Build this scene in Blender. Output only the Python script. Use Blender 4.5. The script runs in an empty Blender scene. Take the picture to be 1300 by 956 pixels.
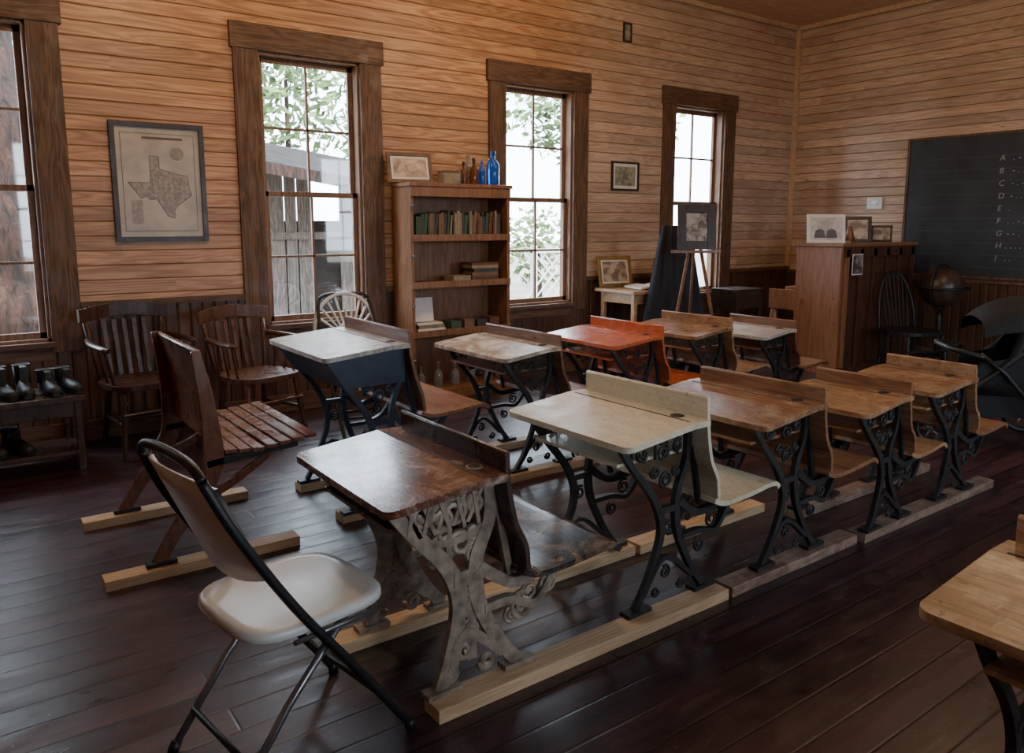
import bpy, bmesh, math, random
from mathutils import Vector, Matrix, Euler
random.seed(7)
SC=bpy.context.scene
XE=8.5; YW=5.85; ZC=3.78; YS=-1.9; XB=-2.3

# ---------------------------------------------------------------- camera
cd=bpy.data.cameras.new('camera'); cam=bpy.data.objects.new('camera',cd); SC.collection.objects.link(cam)
cam.location=(0,0,1.45); cam.rotation_euler=(math.radians(90-8.545),0,math.radians(53.98-90))
cd.sensor_width=36; cd.lens=27.28; cd.shift_y=-0.0346; cd.clip_start=.05; SC.camera=cam

# ---------------------------------------------------------------- materials
class NT:
    def __init__(s,name):
        s.m=bpy.data.materials.new(name); s.m.use_nodes=True; s.t=s.m.node_tree; s.n=s.t.nodes; s.l=s.t.links
        s.b=s.n['Principled BSDF']
    def new(s,ty,**kw):
        n=s.n.new(ty)
        for k,v in kw.items(): setattr(n,k,v)
        return n
    def set(s,sock,v):
        if hasattr(v,'links') or isinstance(v,bpy.types.NodeSocket): s.l.new(v,sock)
        else: sock.default_value=v
    def math(s,op,a,b=0.0,c=None):
        n=s.new('ShaderNodeMath',operation=op); s.set(n.inputs[0],a); s.set(n.inputs[1],b)
        if c is not None: s.set(n.inputs[2],c)
        return n.outputs[0]
    def pos(s):
        g=s.new('ShaderNodeNewGeometry'); return g.outputs['Position']
    def sep(s,v):
        n=s.new('ShaderNodeSeparateXYZ'); s.l.new(v,n.inputs[0]); return n.outputs
    def comb(s,x,y,z):
        n=s.new('ShaderNodeCombineXYZ')
        for i,v in enumerate((x,y,z)): s.set(n.inputs[i],v)
        return n.outputs[0]
    def vscale(s,v,sc):
        n=s.new('ShaderNodeVectorMath',operation='MULTIPLY'); s.l.new(v,n.inputs[0]); n.inputs[1].default_value=sc; return n.outputs[0]
    def noise(s,v,scale,detail=4,dist=0,rough=.55):
        n=s.new('ShaderNodeTexNoise'); s.l.new(v,n.inputs['Vector']); n.inputs['Scale'].default_value=scale
        n.inputs['Detail'].default_value=detail; n.inputs['Distortion'].default_value=dist; n.inputs['Roughness'].default_value=rough
        return n.outputs['Fac']
    def wn(s,v):
        n=s.new('ShaderNodeTexWhiteNoise',noise_dimensions='1D'); s.set(n.inputs['W'],v); return n.outputs['Value']
    def mix(s,f,a,b,mode='MIX'):
        n=s.new('ShaderNodeMix',data_type='RGBA',blend_type=mode); s.set(n.inputs[0],f)
        for i,v in ((6,a),(7,b)):
            if isinstance(v,tuple): v=(*v,1)[:4]
            s.set(n.inputs[i],v)
        return n.outputs[2]
    def mr(s,v,a,b,c=0,d=1):
        n=s.new('ShaderNodeMapRange'); s.set(n.inputs[0],v)
        for i,k in enumerate((a,b,c,d)): n.inputs[i+1].default_value=k
        return n.outputs[0]
    def bump(s,h,st=.3,dist=.01):
        n=s.new('ShaderNodeBump'); s.l.new(h,n.inputs['Height']); n.inputs['Strength'].default_value=st; n.inputs['Distance'].default_value=dist
        s.l.new(n.outputs[0],s.b.inputs['Normal'])

def pmat(name,col,rough=.5,metal=0,var=.25,scale=18,bump=0):
    t=NT(name); p=t.pos(); n=t.noise(p,scale,4)
    d=tuple(c*(1-var) for c in col); u=tuple(min(1,c*(1+var)) for c in col)
    t.l.new(t.mix(t.mr(n,.3,.7),d,u),t.b.inputs['Base Color'])
    t.b.inputs['Roughness'].default_value=rough; t.b.inputs['Metallic'].default_value=metal
    if bump: t.bump(n,bump,.01)
    return t.m

def wood(name,c1,c2,axis='y',rough=.4,worn=None,wamt=.5,rings=14,scale=1.0,coat=0,wlo=.48,whi=.60):
    t=NT(name); p=t.pos()
    k=14*scale; s={'x':(1.2,k,k),'y':(k,1.2,k),'z':(k,k,1.2)}[axis]
    q=t.vscale(p,s)
    n=t.noise(q,1.0,3,.6); g=t.math('PINGPONG',t.math('MULTIPLY',n,rings*.5),.5)
    fine=t.noise(t.vscale(p,tuple(x*9 if x>2 else x*3 for x in s)),1,3)
    f=t.math('ADD',t.math('MULTIPLY',g,1.1),t.math('MULTIPLY',t.math('SUBTRACT',fine,.5),.8))
    col=t.mix(t.mr(f,.0,.75),c1,c2)
    if worn:
        w=t.noise(t.vscale(p,(1,.7,1)),9,9,1.1,.72); wf=t.math('MULTIPLY',t.mr(w,wlo,whi),wamt); col=t.mix(wf,col,worn)
        sp=t.noise(p,55,3); col=t.mix(t.math('MULTIPLY',t.mr(sp,.60,.68),.5),col,tuple(c*.35 for c in c1))
        q2=t.noise(t.vscale(p,(90,9,9)),1,2); q3=t.noise(t.vscale(p,(8,80,8)),1,2)
        col=t.mix(t.math('MULTIPLY',t.mr(t.math('MAXIMUM',q2,q3),.70,.76),.5),col,worn)
    t.l.new(col,t.b.inputs['Base Color'])
    r=t.noise(p,9,4); t.l.new(t.mr(r,.3,.7,rough*.75,min(1,rough*1.3)),t.b.inputs['Roughness'])
    if coat: t.b.inputs['Coat Weight'].default_value=coat; t.b.inputs['Coat Roughness'].default_value=.12
    t.bump(fine,.12,.004)
    return t.m

def wallmat(name,w=.098):
    t=NT(name); p=t.pos(); o=t.sep(p)
    al=t.math('ADD',o[0],o[1]); zb=t.math('DIVIDE',o[2],w); bi=t.math('FLOOR',zb); fr=t.math('FRACT',zb)
    sg=t.math('FLOOR',t.math('DIVIDE',t.math('ADD',al,t.math('MULTIPLY',t.wn(bi),3.1)),3.1))
    bid=t.math('ADD',bi,t.math('MULTIPLY',sg,57.3)); rnd=t.wn(bid); rnd2=t.wn(t.math('ADD',bid,11.7))
    v=t.comb(t.math('MULTIPLY',t.math('ADD',al,t.math('MULTIPLY',rnd,31.)),.7),t.math('MULTIPLY',rnd2,50.),t.math('MULTIPLY',o[2],9.))
    n=t.noise(v,1.0,3,.4,.45); g=t.math('PINGPONG',t.math('MULTIPLY',n,t.mr(rnd,0,1,7.,16.)),.5)
    v2=t.comb(t.math('MULTIPLY',al,3.),t.math('MULTIPLY',rnd,50.),t.math('MULTIPLY',o[2],90.))
    fine=t.noise(v2,1.0,3)
    f=t.math('ADD',t.math('MULTIPLY',g,1.4),t.math('MULTIPLY',t.math('SUBTRACT',fine,.5),.6))
    f=t.mr(f,-.1,.75)
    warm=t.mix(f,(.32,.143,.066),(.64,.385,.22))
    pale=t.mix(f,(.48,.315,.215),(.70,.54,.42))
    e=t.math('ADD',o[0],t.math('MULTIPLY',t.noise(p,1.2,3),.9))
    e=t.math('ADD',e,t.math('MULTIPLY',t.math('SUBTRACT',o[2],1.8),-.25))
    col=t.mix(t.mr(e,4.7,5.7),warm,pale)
    blot=t.noise(t.vscale(p,(.8,.8,1.6)),1.5,4); col=t.mix(t.mr(blot,.35,.7,0,.45),col,(.28,.145,.08))
    br=t.mr(rnd2,0,1,.78,1.1); hs=t.new('ShaderNodeHueSaturation'); t.l.new(col,hs.inputs['Color']); t.l.new(br,hs.inputs['Value']); col=hs.outputs[0]
    vo=t.new('ShaderNodeTexVoronoi'); t.l.new(t.comb(t.math('MULTIPLY',al,1.0),t.math('MULTIPLY',o[2],2.6),0.0),vo.inputs['Vector']); vo.inputs['Scale'].default_value=1.5
    kn=t.mr(vo.outputs['Distance'],.02,.045,1,0); col=t.mix(t.math('MULTIPLY',kn,.6),col,(.16,.06,.03))
    gap=t.math('MINIMUM',fr,t.math('SUBTRACT',1.,fr)); gm=t.mr(gap,.015,.06,1,0)
    col=t.mix(t.math('MULTIPLY',gm,.65),col,(.10,.05,.03))
    t.l.new(col,t.b.inputs['Base Color']); t.b.inputs['Roughness'].default_value=.45
    t.bump(t.mr(gap,.0,.07),.8,.006)
    return t.m

def beadmat(name):
    t=NT(name); p=t.pos(); o=t.sep(p); al=t.math('DIVIDE',t.math('ADD',o[0],o[1]),.085)
    fr=t.math('FRACT',al); rnd=t.wn(t.math('FLOOR',al))
    n=t.noise(t.comb(t.math('MULTIPLY',al,3.),0.0,t.math('MULTIPLY',o[2],1.2)),1.5,4,.4)
    col=t.mix(t.mr(n,.3,.7),(.052,.022,.012),(.135,.062,.034))
    hs=t.new('ShaderNodeHueSaturation'); t.l.new(col,hs.inputs['Color']); t.l.new(t.mr(rnd,0,1,.7,1.2),hs.inputs['Value'])
    gap=t.math('MINIMUM',fr,t.math('SUBTRACT',1.,fr)); gm=t.mr(gap,.02,.08,1,0)
    t.l.new(t.mix(t.math('MULTIPLY',gm,.8),hs.outputs[0],(.02,.01,.006)),t.b.inputs['Base Color'])
    t.b.inputs['Roughness'].default_value=.45; t.bump(t.mr(gap,.0,.12),.8,.006); return t.m

def floormat(name):
    t=NT(name); p=t.pos(); o=t.sep(p); yb=t.math('DIVIDE',o[1],.125); bi=t.math('FLOOR',yb); fr=t.math('FRACT',yb)
    sh=t.math('MULTIPLY',t.wn(bi),3.3); xs=t.math('DIVIDE',t.math('ADD',o[0],sh),3.3); sg=t.math('FLOOR',xs); fx=t.math('FRACT',xs)
    rnd=t.wn(t.math('ADD',bi,t.math('MULTIPLY',sg,31.7)))
    n=t.noise(t.comb(t.math('MULTIPLY',o[0],1.6),t.math('MULTIPLY',o[1],26.),t.math('MULTIPLY',rnd,40.)),1.,4,.4)
    col=t.mix(t.mr(n,.3,.7),(.016,.006,.009),(.060,.022,.025))
    hs=t.new('ShaderNodeHueSaturation'); t.l.new(col,hs.inputs['Color']); t.l.new(t.mr(rnd,0,1,.55,1.45),hs.inputs['Value'])
    sc=t.noise(t.vscale(p,(3.5,9,1)),1.6,8,1.2,.72); col=t.mix(t.math('MULTIPLY',t.mr(sc,.55,.70),.32),hs.outputs[0],(.19,.12,.11))
    du=t.noise(p,70,3,0,.6); col=t.mix(t.math('MULTIPLY',t.mr(du,.66,.74),.5),col,(.35,.3,.28))
    gap=t.math('MINIMUM',fr,t.math('SUBTRACT',1.,fr)); gx=t.math('MULTIPLY',t.math('MINIMUM',fx,t.math('SUBTRACT',1.,fx)),26.)
    gp=t.math('MINIMUM',gap,gx); gm=t.mr(gp,.015,.045,1,0)
    t.l.new(t.mix(gm,col,(.004,.002,.002)),t.b.inputs['Base Color'])
    rr=t.math('ADD',t.mr(t.noise(t.vscale(p,(2.0,7,1)),2.5,6,.3,.55),.3,.7,.25,.42),t.math('MULTIPLY',rnd,.08))
    t.l.new(rr,t.b.inputs['Roughness'])
    h=t.math('ADD',t.math('MULTIPLY',t.mr(gp,0,.05),.6),t.math('ADD',t.math('MULTIPLY',t.math('ABSOLUTE',t.math('SUBTRACT',fr,.5)),-.45),t.math('MULTIPLY',n,.3)))
    t.bump(h,.32,.004); t.b.inputs['Specular IOR Level'].default_value=.65; return t.m

def boardmat(name):
    t=NT(name); p=t.pos(); n=t.noise(p,3.,6,.5); col=t.mix(t.mr(n,.3,.75),(.012,.016,.022),(.035,.045,.055))
    t.l.new(col,t.b.inputs['Base Color']); t.b.inputs['Roughness'].default_value=.55; return t.m

M={}
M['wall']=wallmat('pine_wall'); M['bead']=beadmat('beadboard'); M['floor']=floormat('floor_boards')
M['ceil']=wood('ceiling_pine',(.48,.31,.19),(.70,.51,.35),'x',.55)
M['casing']=wood('rough_casing',(.070,.034,.018),(.185,.10,.056),'z',.6,scale=.8)
M['casingx']=wood('rough_casing_h',(.070,.034,.018),(.185,.10,.056),'x',.6,scale=.8)
M['sash']=wood('sash_wood',(.13,.065,.035),(.26,.14,.08),'z',.5)
M['iron']=pmat('black_iron',(.020,.018,.018),.52,.2,.45,25,.1)
M['rust']=pmat('tan_painted_iron',(.27,.205,.155),.5,.25,.5,22,.2)
M['blue']=pmat('blue_black_iron',(.018,.026,.045),.45,.2,.3,20)
M['a_top']=wood('varnished_desktop',(.075,.027,.014),(.19,.075,.04),'y',.22,(.36,.25,.20),.8,coat=.4,wlo=.49,whi=.62)
M['a_back']=wood('dark_varnished_back',(.022,.011,.008),(.08,.035,.02),'y',.28)
M['a_seat']=wood('black_worn_seat',(.014,.012,.011),(.04,.026,.02),'x',.3,(.34,.21,.12),.7)
M['cream']=wood('cream_paint',(.60,.54,.38),(.69,.63,.46),'y',.4,(.42,.33,.2),.35)
M['oak']=wood('brown_oak',(.16,.068,.03),(.35,.18,.085),'y',.33,(.46,.32,.2),.6)
M['oaks']=wood('brown_oak_seat',(.17,.075,.036),(.34,.17,.085),'y',.35)
M['tan']=wood('tan_oak',(.23,.11,.048),(.42,.235,.11),'y',.33,(.54,.37,.23),.5)
M['grey']=wood('weathered_top',(.28,.24,.21),(.46,.41,.36),'y',.34,(.64,.61,.56),.6)
M['brn']=wood('brown_back',(.12,.05,.024),(.25,.115,.055),'y',.35)
M['white_top']=wood('worn_whitish_top',(.26,.18,.11),(.46,.34,.24),'y',.4,(.68,.62,.53),.9)
M['orange']=wood('orange_paint',(.50,.10,.03),(.62,.15,.05),'y',.25,(.28,.10,.05),.4,coat=.3)
M['pine']=wood('new_pine',(.46,.30,.16),(.64,.45,.27),'x',.6)
M['runold']=wood('old_runner',(.13,.08,.055),(.28,.18,.13),'x',.5,(.40,.28,.2),.5)
M['cher']=wood('red_brown_wood',(.10,.034,.016),(.22,.085,.038),'z',.28)
M['slat']=wood('slat_wood',(.13,.05,.024),(.28,.13,.065),'y',.28)
M['dkchair']=wood('dark_chair',(.028,.013,.008),(.085,.04,.022),'z',.3)
M['dkchair2']=wood('brown_chair',(.06,.026,.013),(.17,.075,.038),'z',.3)
M['shelf']=wood('bookcase_oak',(.17,.07,.029),(.32,.15,.066),'z',.4)
M['piano']=wood('piano_wood',(.21,.088,.042),(.36,.17,.088),'z',.35)
M['pianodk']=wood('piano_back',(.05,.02,.01),(.12,.05,.025),'z',.5)
M['table']=wood('table_pine',(.34,.19,.09),(.55,.35,.18),'x',.4)
M['white']=pmat('white_plastic',(.66,.66,.62),.3,0,.06,8)
M['paper']=pmat('paper',(.72,.70,.66),.7,0,.08,12)
M['black']=pmat('black_plastic',(.009,.009,.010),.45,0,.2)
M['pram']=pmat('black_canvas',(.006,.006,.007),.75,0,.3,30)
M['cloth']=pmat('dark_cloth',(.012,.014,.024),.8,0,.3,30,.2)
M['bframe']=wood('black_frame',(.02,.012,.008),(.05,.03,.02),'z',.35)
M['gold']=pmat('gilt_frame',(.35,.22,.08),.35,.5,.3)
M['board']=boardmat('slate'); M['chalk']=pmat('chalk',(.34,.36,.38),.9,0,.5,60); M['staff']=pmat('board_lines',(.10,.11,.12),.9,0,.3,30)
M['steel']=pmat('steel',(.25,.25,.27),.3,.8,.1)
M['hole']=pmat('inkwell_hole',(.008,.006,.005),.6)
M['globe']=pmat('dark_globe',(.05,.03,.02),.35,0,.5,9)
for i,c in enumerate(((.05,.08,.06),(.17,.10,.06),(.05,.05,.055),(.13,.05,.03),(.26,.21,.14))): M['bk%d'%i]=pmat('book_cloth_%d'%i,c,.7)
def glassm(name,col,tr=.5):
    t=NT(name); t.b.inputs['Base Color'].default_value=(*col,1); t.b.inputs['Roughness'].default_value=.08; t.b.inputs['Transmission Weight'].default_value=tr; return t.m
M['gblue']=glassm('blue_glass',(.02,.16,.75),.5); M['gclear']=glassm('clear_glass',(.5,.55,.55),.7); M['gamber']=glassm('amber_glass',(.2,.07,.02),.4)
def pane():
    m=bpy.data.materials.new('window_glass'); m.use_nodes=True; n=m.node_tree.nodes; l=m.node_tree.links; n.clear()
    o=n.new('ShaderNodeOutputMaterial'); mx=n.new('ShaderNodeMixShader'); a=n.new('ShaderNodeBsdfTransparent'); g=n.new('ShaderNodeBsdfGlossy'); g.inputs['Roughness'].default_value=.03
    mx.inputs[0].default_value=.06; l.new(a.outputs[0],mx.inputs[1]); l.new(g.outputs[0],mx.inputs[2]); l.new(mx.outputs[0],o.inputs[0]); return m
M['pane']=pane()
def barkm():
    t=NT('bark'); p=t.pos(); n=t.noise(t.vscale(p,(7,7,1.6)),2,6,.8,.65)
    t.l.new(t.mix(t.mr(n,.38,.62),(.006,.004,.003),(.06,.03,.02)),t.b.inputs['Base Color']); t.b.inputs['Roughness'].default_value=.9; t.bump(n,.9,.06); return t.m
M['bark']=barkm()
M['leaf']=pmat('leaves',(.11,.165,.065),.7,0,.7,2.5)
M['leaf'].node_tree.nodes['Principled BSDF'].inputs['Specular IOR Level'].default_value=.1
M['shed']=wood('weathered_shed',(.05,.046,.042),(.19,.178,.165),'z',.8)
M['shedroof']=pmat('shed_roof',(.022,.020,.019),.9,0,.5,4)
M['shedroof'].node_tree.nodes['Principled BSDF'].inputs['Specular IOR Level'].default_value=.05
M['dark']=pmat('dark_gap',(.008,.007,.007),.9)
M['ground']=pmat('dirt_ground',(.18,.16,.13),.95,0,.3,.8)
M['wht']=pmat('white_lattice',(.5,.5,.48),.6,0,.05)
def fill_bulbm():
    t=NT('fill_lamp_glass'); t.b.inputs['Base Color'].default_value=(1,.9,.75,1); t.b.inputs['Emission Color'].default_value=(1,.78,.5,1); t.b.inputs['Emission Strength'].default_value=6; return t.m
M['bulb']=fill_bulbm()  # glow for the added fill lamps

# ---------------------------------------------------------------- mesh builder
def cr(pts,n=6,closed=False):
    P=[Vector(p) for p in pts]; out=[]; L=len(P)
    rng=range(L) if closed else range(L-1)
    for i in rng:
        if closed: a,b,c,d=P[(i-1)%L],P[i],P[(i+1)%L],P[(i+2)%L]
        else: a,b,c,d=P[max(i-1,0)],P[i],P[i+1],P[min(i+2,L-1)]
        for k in range(n):
            t=k/n; out.append(.5*((2*b)+(c-a)*t+(2*a-5*b+4*c-d)*t*t+(3*b-a-3*c+d)*t**3))
    if not closed: out.append(P[-1])
    return out

class Bd:
    def __init__(s,name): s.name=name; s.bm=bmesh.new(); s.mats=[]; s.jit=0
    def mi(s,m):
        m=M[m] if isinstance(m,str) else m
        if m not in s.mats: s.mats.append(m)
        return s.mats.index(m)
    def face(s,vs,mi,sm=False):
        try: f=s.bm.faces.new(vs); f.material_index=mi; f.smooth=sm; return f
        except ValueError: pass
    def obox(s,c,size,mat,rot=(0,0,0)):
        mi=s.mi(mat); R=Euler(rot).to_matrix(); c=Vector(c); v=[]
        for i in (-.5,.5):
            for j in (-.5,.5):
                for k in (-.5,.5): v.append(s.bm.verts.new(c+R@Vector((i*size[0],j*size[1],k*size[2]))))
        for f in ((0,1,3,2),(4,6,7,5),(0,4,5,1),(2,3,7,6),(0,2,6,4),(1,5,7,3)): s.face([v[i] for i in f],mi)
    def box(s,x0,x1,y0,y1,z0,z1,mat): s.obox(((x0+x1)/2,(y0+y1)/2,(z0+z1)/2),(x1-x0,y1-y0,z1-z0),mat)
    def tube(s,pts,r,mat,seg=8,closed=False,flat=1.0):
        mi=s.mi(mat); P=[Vector(p) for p in pts]; n=len(P); rs=r if isinstance(r,(list,tuple)) else [r]*n
        T=[]
        for i in range(n):
            a=P[(i-1)%n] if (closed or i>0) else P[i]; b=P[(i+1)%n] if (closed or i<n-1) else P[i]
            d=(b-a); T.append(d.normalized() if d.length>1e-9 else Vector((0,0,1)))
        u=T[0].orthogonal().normalized(); rings=[]
        for i in range(n):
            u=(u-T[i]*u.dot(T[i]));
            if u.length<1e-6: u=T[i].orthogonal()
            u.normalize(); w=T[i].cross(u)
            rings.append([s.bm.verts.new(P[i]+(u*math.cos(2*math.pi*k/seg)+w*math.sin(2*math.pi*k/seg)*flat)*rs[i]) for k in range(seg)])
        for i in range(n if closed else n-1):
            A=rings[i]; B=rings[(i+1)%n]
            for k in range(seg): s.face([A[k],A[(k+1)%seg],B[(k+1)%seg],B[k]],mi,True)
        if not closed: s.face(rings[0][::-1],mi); s.face(rings[-1],mi)
    def cyl(s,a,b,r,mat,r2=None,seg=12): s.tube([a,b],[r,r if r2 is None else r2],mat,seg)
    def lathe(s,prof,c,mat,seg=16,mtx=None):
        mi=s.mi(mat); c=Vector(c); R=mtx or Matrix.Identity(3); rings=[]
        for r,z in prof: rings.append([s.bm.verts.new(c+R@Vector((max(r,1e-4)*math.cos(2*math.pi*k/seg),max(r,1e-4)*math.sin(2*math.pi*k/seg),z))) for k in range(seg)])
        for A,B in zip(rings,rings[1:]):
            for k in range(seg): s.face([A[k],A[(k+1)%seg],B[(k+1)%seg],B[k]],mi,True)
        s.face(rings[0][::-1],mi); s.face(rings[-1],mi)
    def ribbon(s,pts,w,ya,yb,mat,n=5,smooth=True):
        """profile in XZ, thickness w in plane, extruded ya..yb"""
        if s.jit: s.jit+=1; j=.0006*(s.jit%9); ya-=j; yb+=j
        mi=s.mi(mat); P=cr([(p[0],0,p[1]) for p in pts],n) if len(pts)>2 and n>1 else [Vector((p[0],0,p[1])) for p in pts]
        m=len(P); W=w if isinstance(w,(list,tuple)) else None; rows=[]
        for i in range(m):
            d=(P[min(i+1,m-1)]-P[max(i-1,0)]).normalized(); nn=Vector((-d.z,0,d.x))
            if W: t=i/(m-1)*(len(W)-1); k=min(int(t),len(W)-2); ww=W[k]+(W[k+1]-W[k])*(t-k)
            else: ww=w
            a=P[i]+nn*ww/2; b=P[i]-nn*ww/2
            rows.append([s.bm.verts.new((a.x,ya,a.z)),s.bm.verts.new((b.x,ya,b.z)),s.bm.verts.new((b.x,yb,b.z)),s.bm.verts.new((a.x,yb,a.z))])
        for A,B in zip(rows,rows[1:]):
            for k in range(4): s.face([A[k],A[(k+1)%4],B[(k+1)%4],B[k]],mi,False)
        s.face(rows[0][::-1],mi); s.face(rows[-1],mi)
    def prism(s,pts,vec,mat):
        mi=s.mi(mat); A=[s.bm.verts.new(Vector(p)) for p in pts]; B=[s.bm.verts.new(Vector(p)+Vector(vec)) for p in pts]; n=len(A)
        s.face(A[::-1],mi); s.face(B,mi)
        for k in range(n): s.face([A[k],A[(k+1)%n],B[(k+1)%n],B[k]],mi)
    def rslab(s,cx,cy,sx,sy,z,t,r,mat,front=None,seg=6):
        pts=[]
        for (qx,qy,a0) in ((1,1,0),(-1,1,90),(-1,-1,180),(1,-1,270)):
            for k in range(seg+1):
                a=math.radians(a0+90*k/seg); pts.append((cx+qx*(sx/2-r)+r*math.cos(a),cy+qy*(sy/2-r)+r*math.sin(a),z))
        s.prism(pts,(0,0,t),mat)
    def finish(s,loc=(0,0,0),rz=0,bevel=0,parent=None,rot=None):
        bmesh.ops.recalc_face_normals(s.bm,faces=s.bm.faces)
        me=bpy.data.meshes.new(s.name); s.bm.to_mesh(me); s.bm.free()
        for m in s.mats: me.materials.append(m)
        o=bpy.data.objects.new(s.name,me); SC.collection.objects.link(o); o.location=loc; o.rotation_euler=rot or (0,0,rz)
        if bevel:
            b=o.modifiers.new('bevel','BEVEL'); b.width=bevel; b.segments=2; b.limit_method='ANGLE'; b.angle_limit=math.radians(50)
        if parent: o.parent=parent
        return o
def one(name,x0,x1,y0,y1,z0,z1,mat,bevel=0):
    b=Bd(name); b.box(x0,x1,y0,y1,z0,z1,mat); return b.finish(bevel=bevel)

# ---------------------------------------------------------------- room shell
one('floor',XB-.15,XE+.15,YS-.15,YW+.15,-.12,0,'floor')
one('ceiling',XB-.15,XE+.15,YS-.15,YW+.15,ZC,ZC+.15,'ceil')
HW=.40; ZS=.69; ZH=2.70
def wallseg(name,y0,y1,cs):
    b=Bd(name); xs=[XB-.15]+[v for c in cs for v in (c-HW,c+HW)]+[XE+.15]
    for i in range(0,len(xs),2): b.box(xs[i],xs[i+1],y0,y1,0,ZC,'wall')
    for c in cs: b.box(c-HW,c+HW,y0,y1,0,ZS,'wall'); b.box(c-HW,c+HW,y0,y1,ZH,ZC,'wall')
    b.finish()
WN=(.12,2.36,4.57,6.78); WS=(1.3,3.7,6.1)
wallseg('wall_left',YW,YW+.15,WN); wallseg('wall_right',YS-.15,YS,WS)
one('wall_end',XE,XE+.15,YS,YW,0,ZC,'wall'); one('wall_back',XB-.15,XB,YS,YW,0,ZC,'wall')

def window(name,c,yin,sgn):
    b=Bd(name); Y=lambda d: yin+sgn*d
    def bx(x0,x1,d0,d1,z0,z1,m): b.box(x0,x1,min(Y(d0),Y(d1)),max(Y(d0),Y(d1)),z0,z1,m)
    cw=.18
    bx(c-HW-cw,c-HW,-.03,0,.62,ZH,'casing'); bx(c+HW,c+HW+cw,-.03,0,.62,ZH,'casing')
    bx(c-HW-cw-.02,c+HW+cw+.02,-.04,0,ZH-.0,ZH+.18,'casingx')
    bx(c-HW-.02,c+HW+.02,-.045,.0,ZS-.035,ZS,'casingx'); bx(c-HW,c+HW,-.02,0,ZS-.12,ZS-.035,'casingx')
    bx(c-HW,c-HW+.02,0,.15,ZS,ZH,'sash'); bx(c+HW-.02,c+HW,0,.15,ZS,ZH,'sash'); bx(c-HW,c+HW,0,.15,ZH-.02,ZH,'sash'); bx(c-HW,c+HW,0,.15,ZS,ZS+.02,'sash')
    zm=1.68
    for (z0,z1,d) in ((ZS+.02,zm+.02,.05),(zm-.02,ZH-.02,.085)):
        x0,x1=c-HW+.02,c+HW-.02; f=.04
        bx(x0,x0+f,d,d+.03,z0,z1,'sash'); bx(x1-f,x1,d,d+.03,z0,z1,'sash'); bx(x0,x1,d,d+.03,z0,z0+f,'sash'); bx(x0,x1,d,d+.03,z1-f,z1,'sash')
        bx(c-.009,c+.009,d+.004,d+.026,z0,z1,'sash'); zz=(z0+z1)/2; bx(x0,x1,d+.004,d+.026,zz-.009,zz+.009,'sash')
        bx(x0+f,x1-f,d+.013,d+.016,z0+f,z1-f,'pane')
    b.finish(bevel=.003)
    L=bpy.data.lights.new('portal_'+name,'AREA'); L.shape='RECTANGLE'; L.size=.8; L.size_y=2.0; L.cycles.is_portal=True
    o=bpy.data.objects.new('skylight_'+name,L); SC.collection.objects.link(o); o.location=(c,Y(.17),1.7); o.rotation_euler=(math.radians(-90*sgn),0,0)
for i,c in enumerate(WN): window('window_%d'%(i+1),c,YW,1)
for i,c in enumerate(WS): window('window_%d'%(i+5),c,YS,-1)

# wainscot
b=Bd('trim_1'); xs=[XB]+[v for c in WN for v in (c-HW-.18,c+HW+.18)]+[XE]
for i in range(0,len(xs),2):
    b.box(xs[i],xs[i+1],YW-.015,YW,0,.90,'bead'); b.box(xs[i],xs[i+1],YW-.04,YW,.90,.94,'casingx')
for c in WN: b.box(c-HW-.18,c+HW+.18,YW-.015,YW,0,.62,'bead')
b.finish()
b=Bd('trim_2'); b.box(XE-.015,XE,YS,YW,0,.88,'bead'); b.box(XE-.04,XE,YS,YW,.86,.90,'casing'); b.finish()
b=Bd('baseboard_left'); b.box(XB,XE,YW-.035,YW-.015,0,.14,'casingx'); b.finish(bevel=.004)
b=Bd('baseboard_end'); b.box(XE-.035,XE-.015,YS,YW-.04,0,.14,'casing'); b.finish(bevel=.004)
b=Bd('trim_3'); b.box(XE-.05,XE,YW-.05,YW,.94,ZC,'ceil'); b.finish(bevel=.004)
b=Bd('trim_4'); b.box(XB,XE-.05,YW-.04,YW,ZC-.05,ZC,'ceil'); b.box(XE-.04,XE,YS,YW-.05,ZC-.05,ZC,'ceil'); b.finish(bevel=.004)
b=Bd('ceiling_vent'); b.box(6.95,7.75,4.35,4.85,ZC-.02,ZC,'white')
for i in range(11): b.box(6.99,7.71,4.38+i*.04,4.395+i*.04,ZC-.03,ZC-.02,'white')
b.finish()

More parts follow.
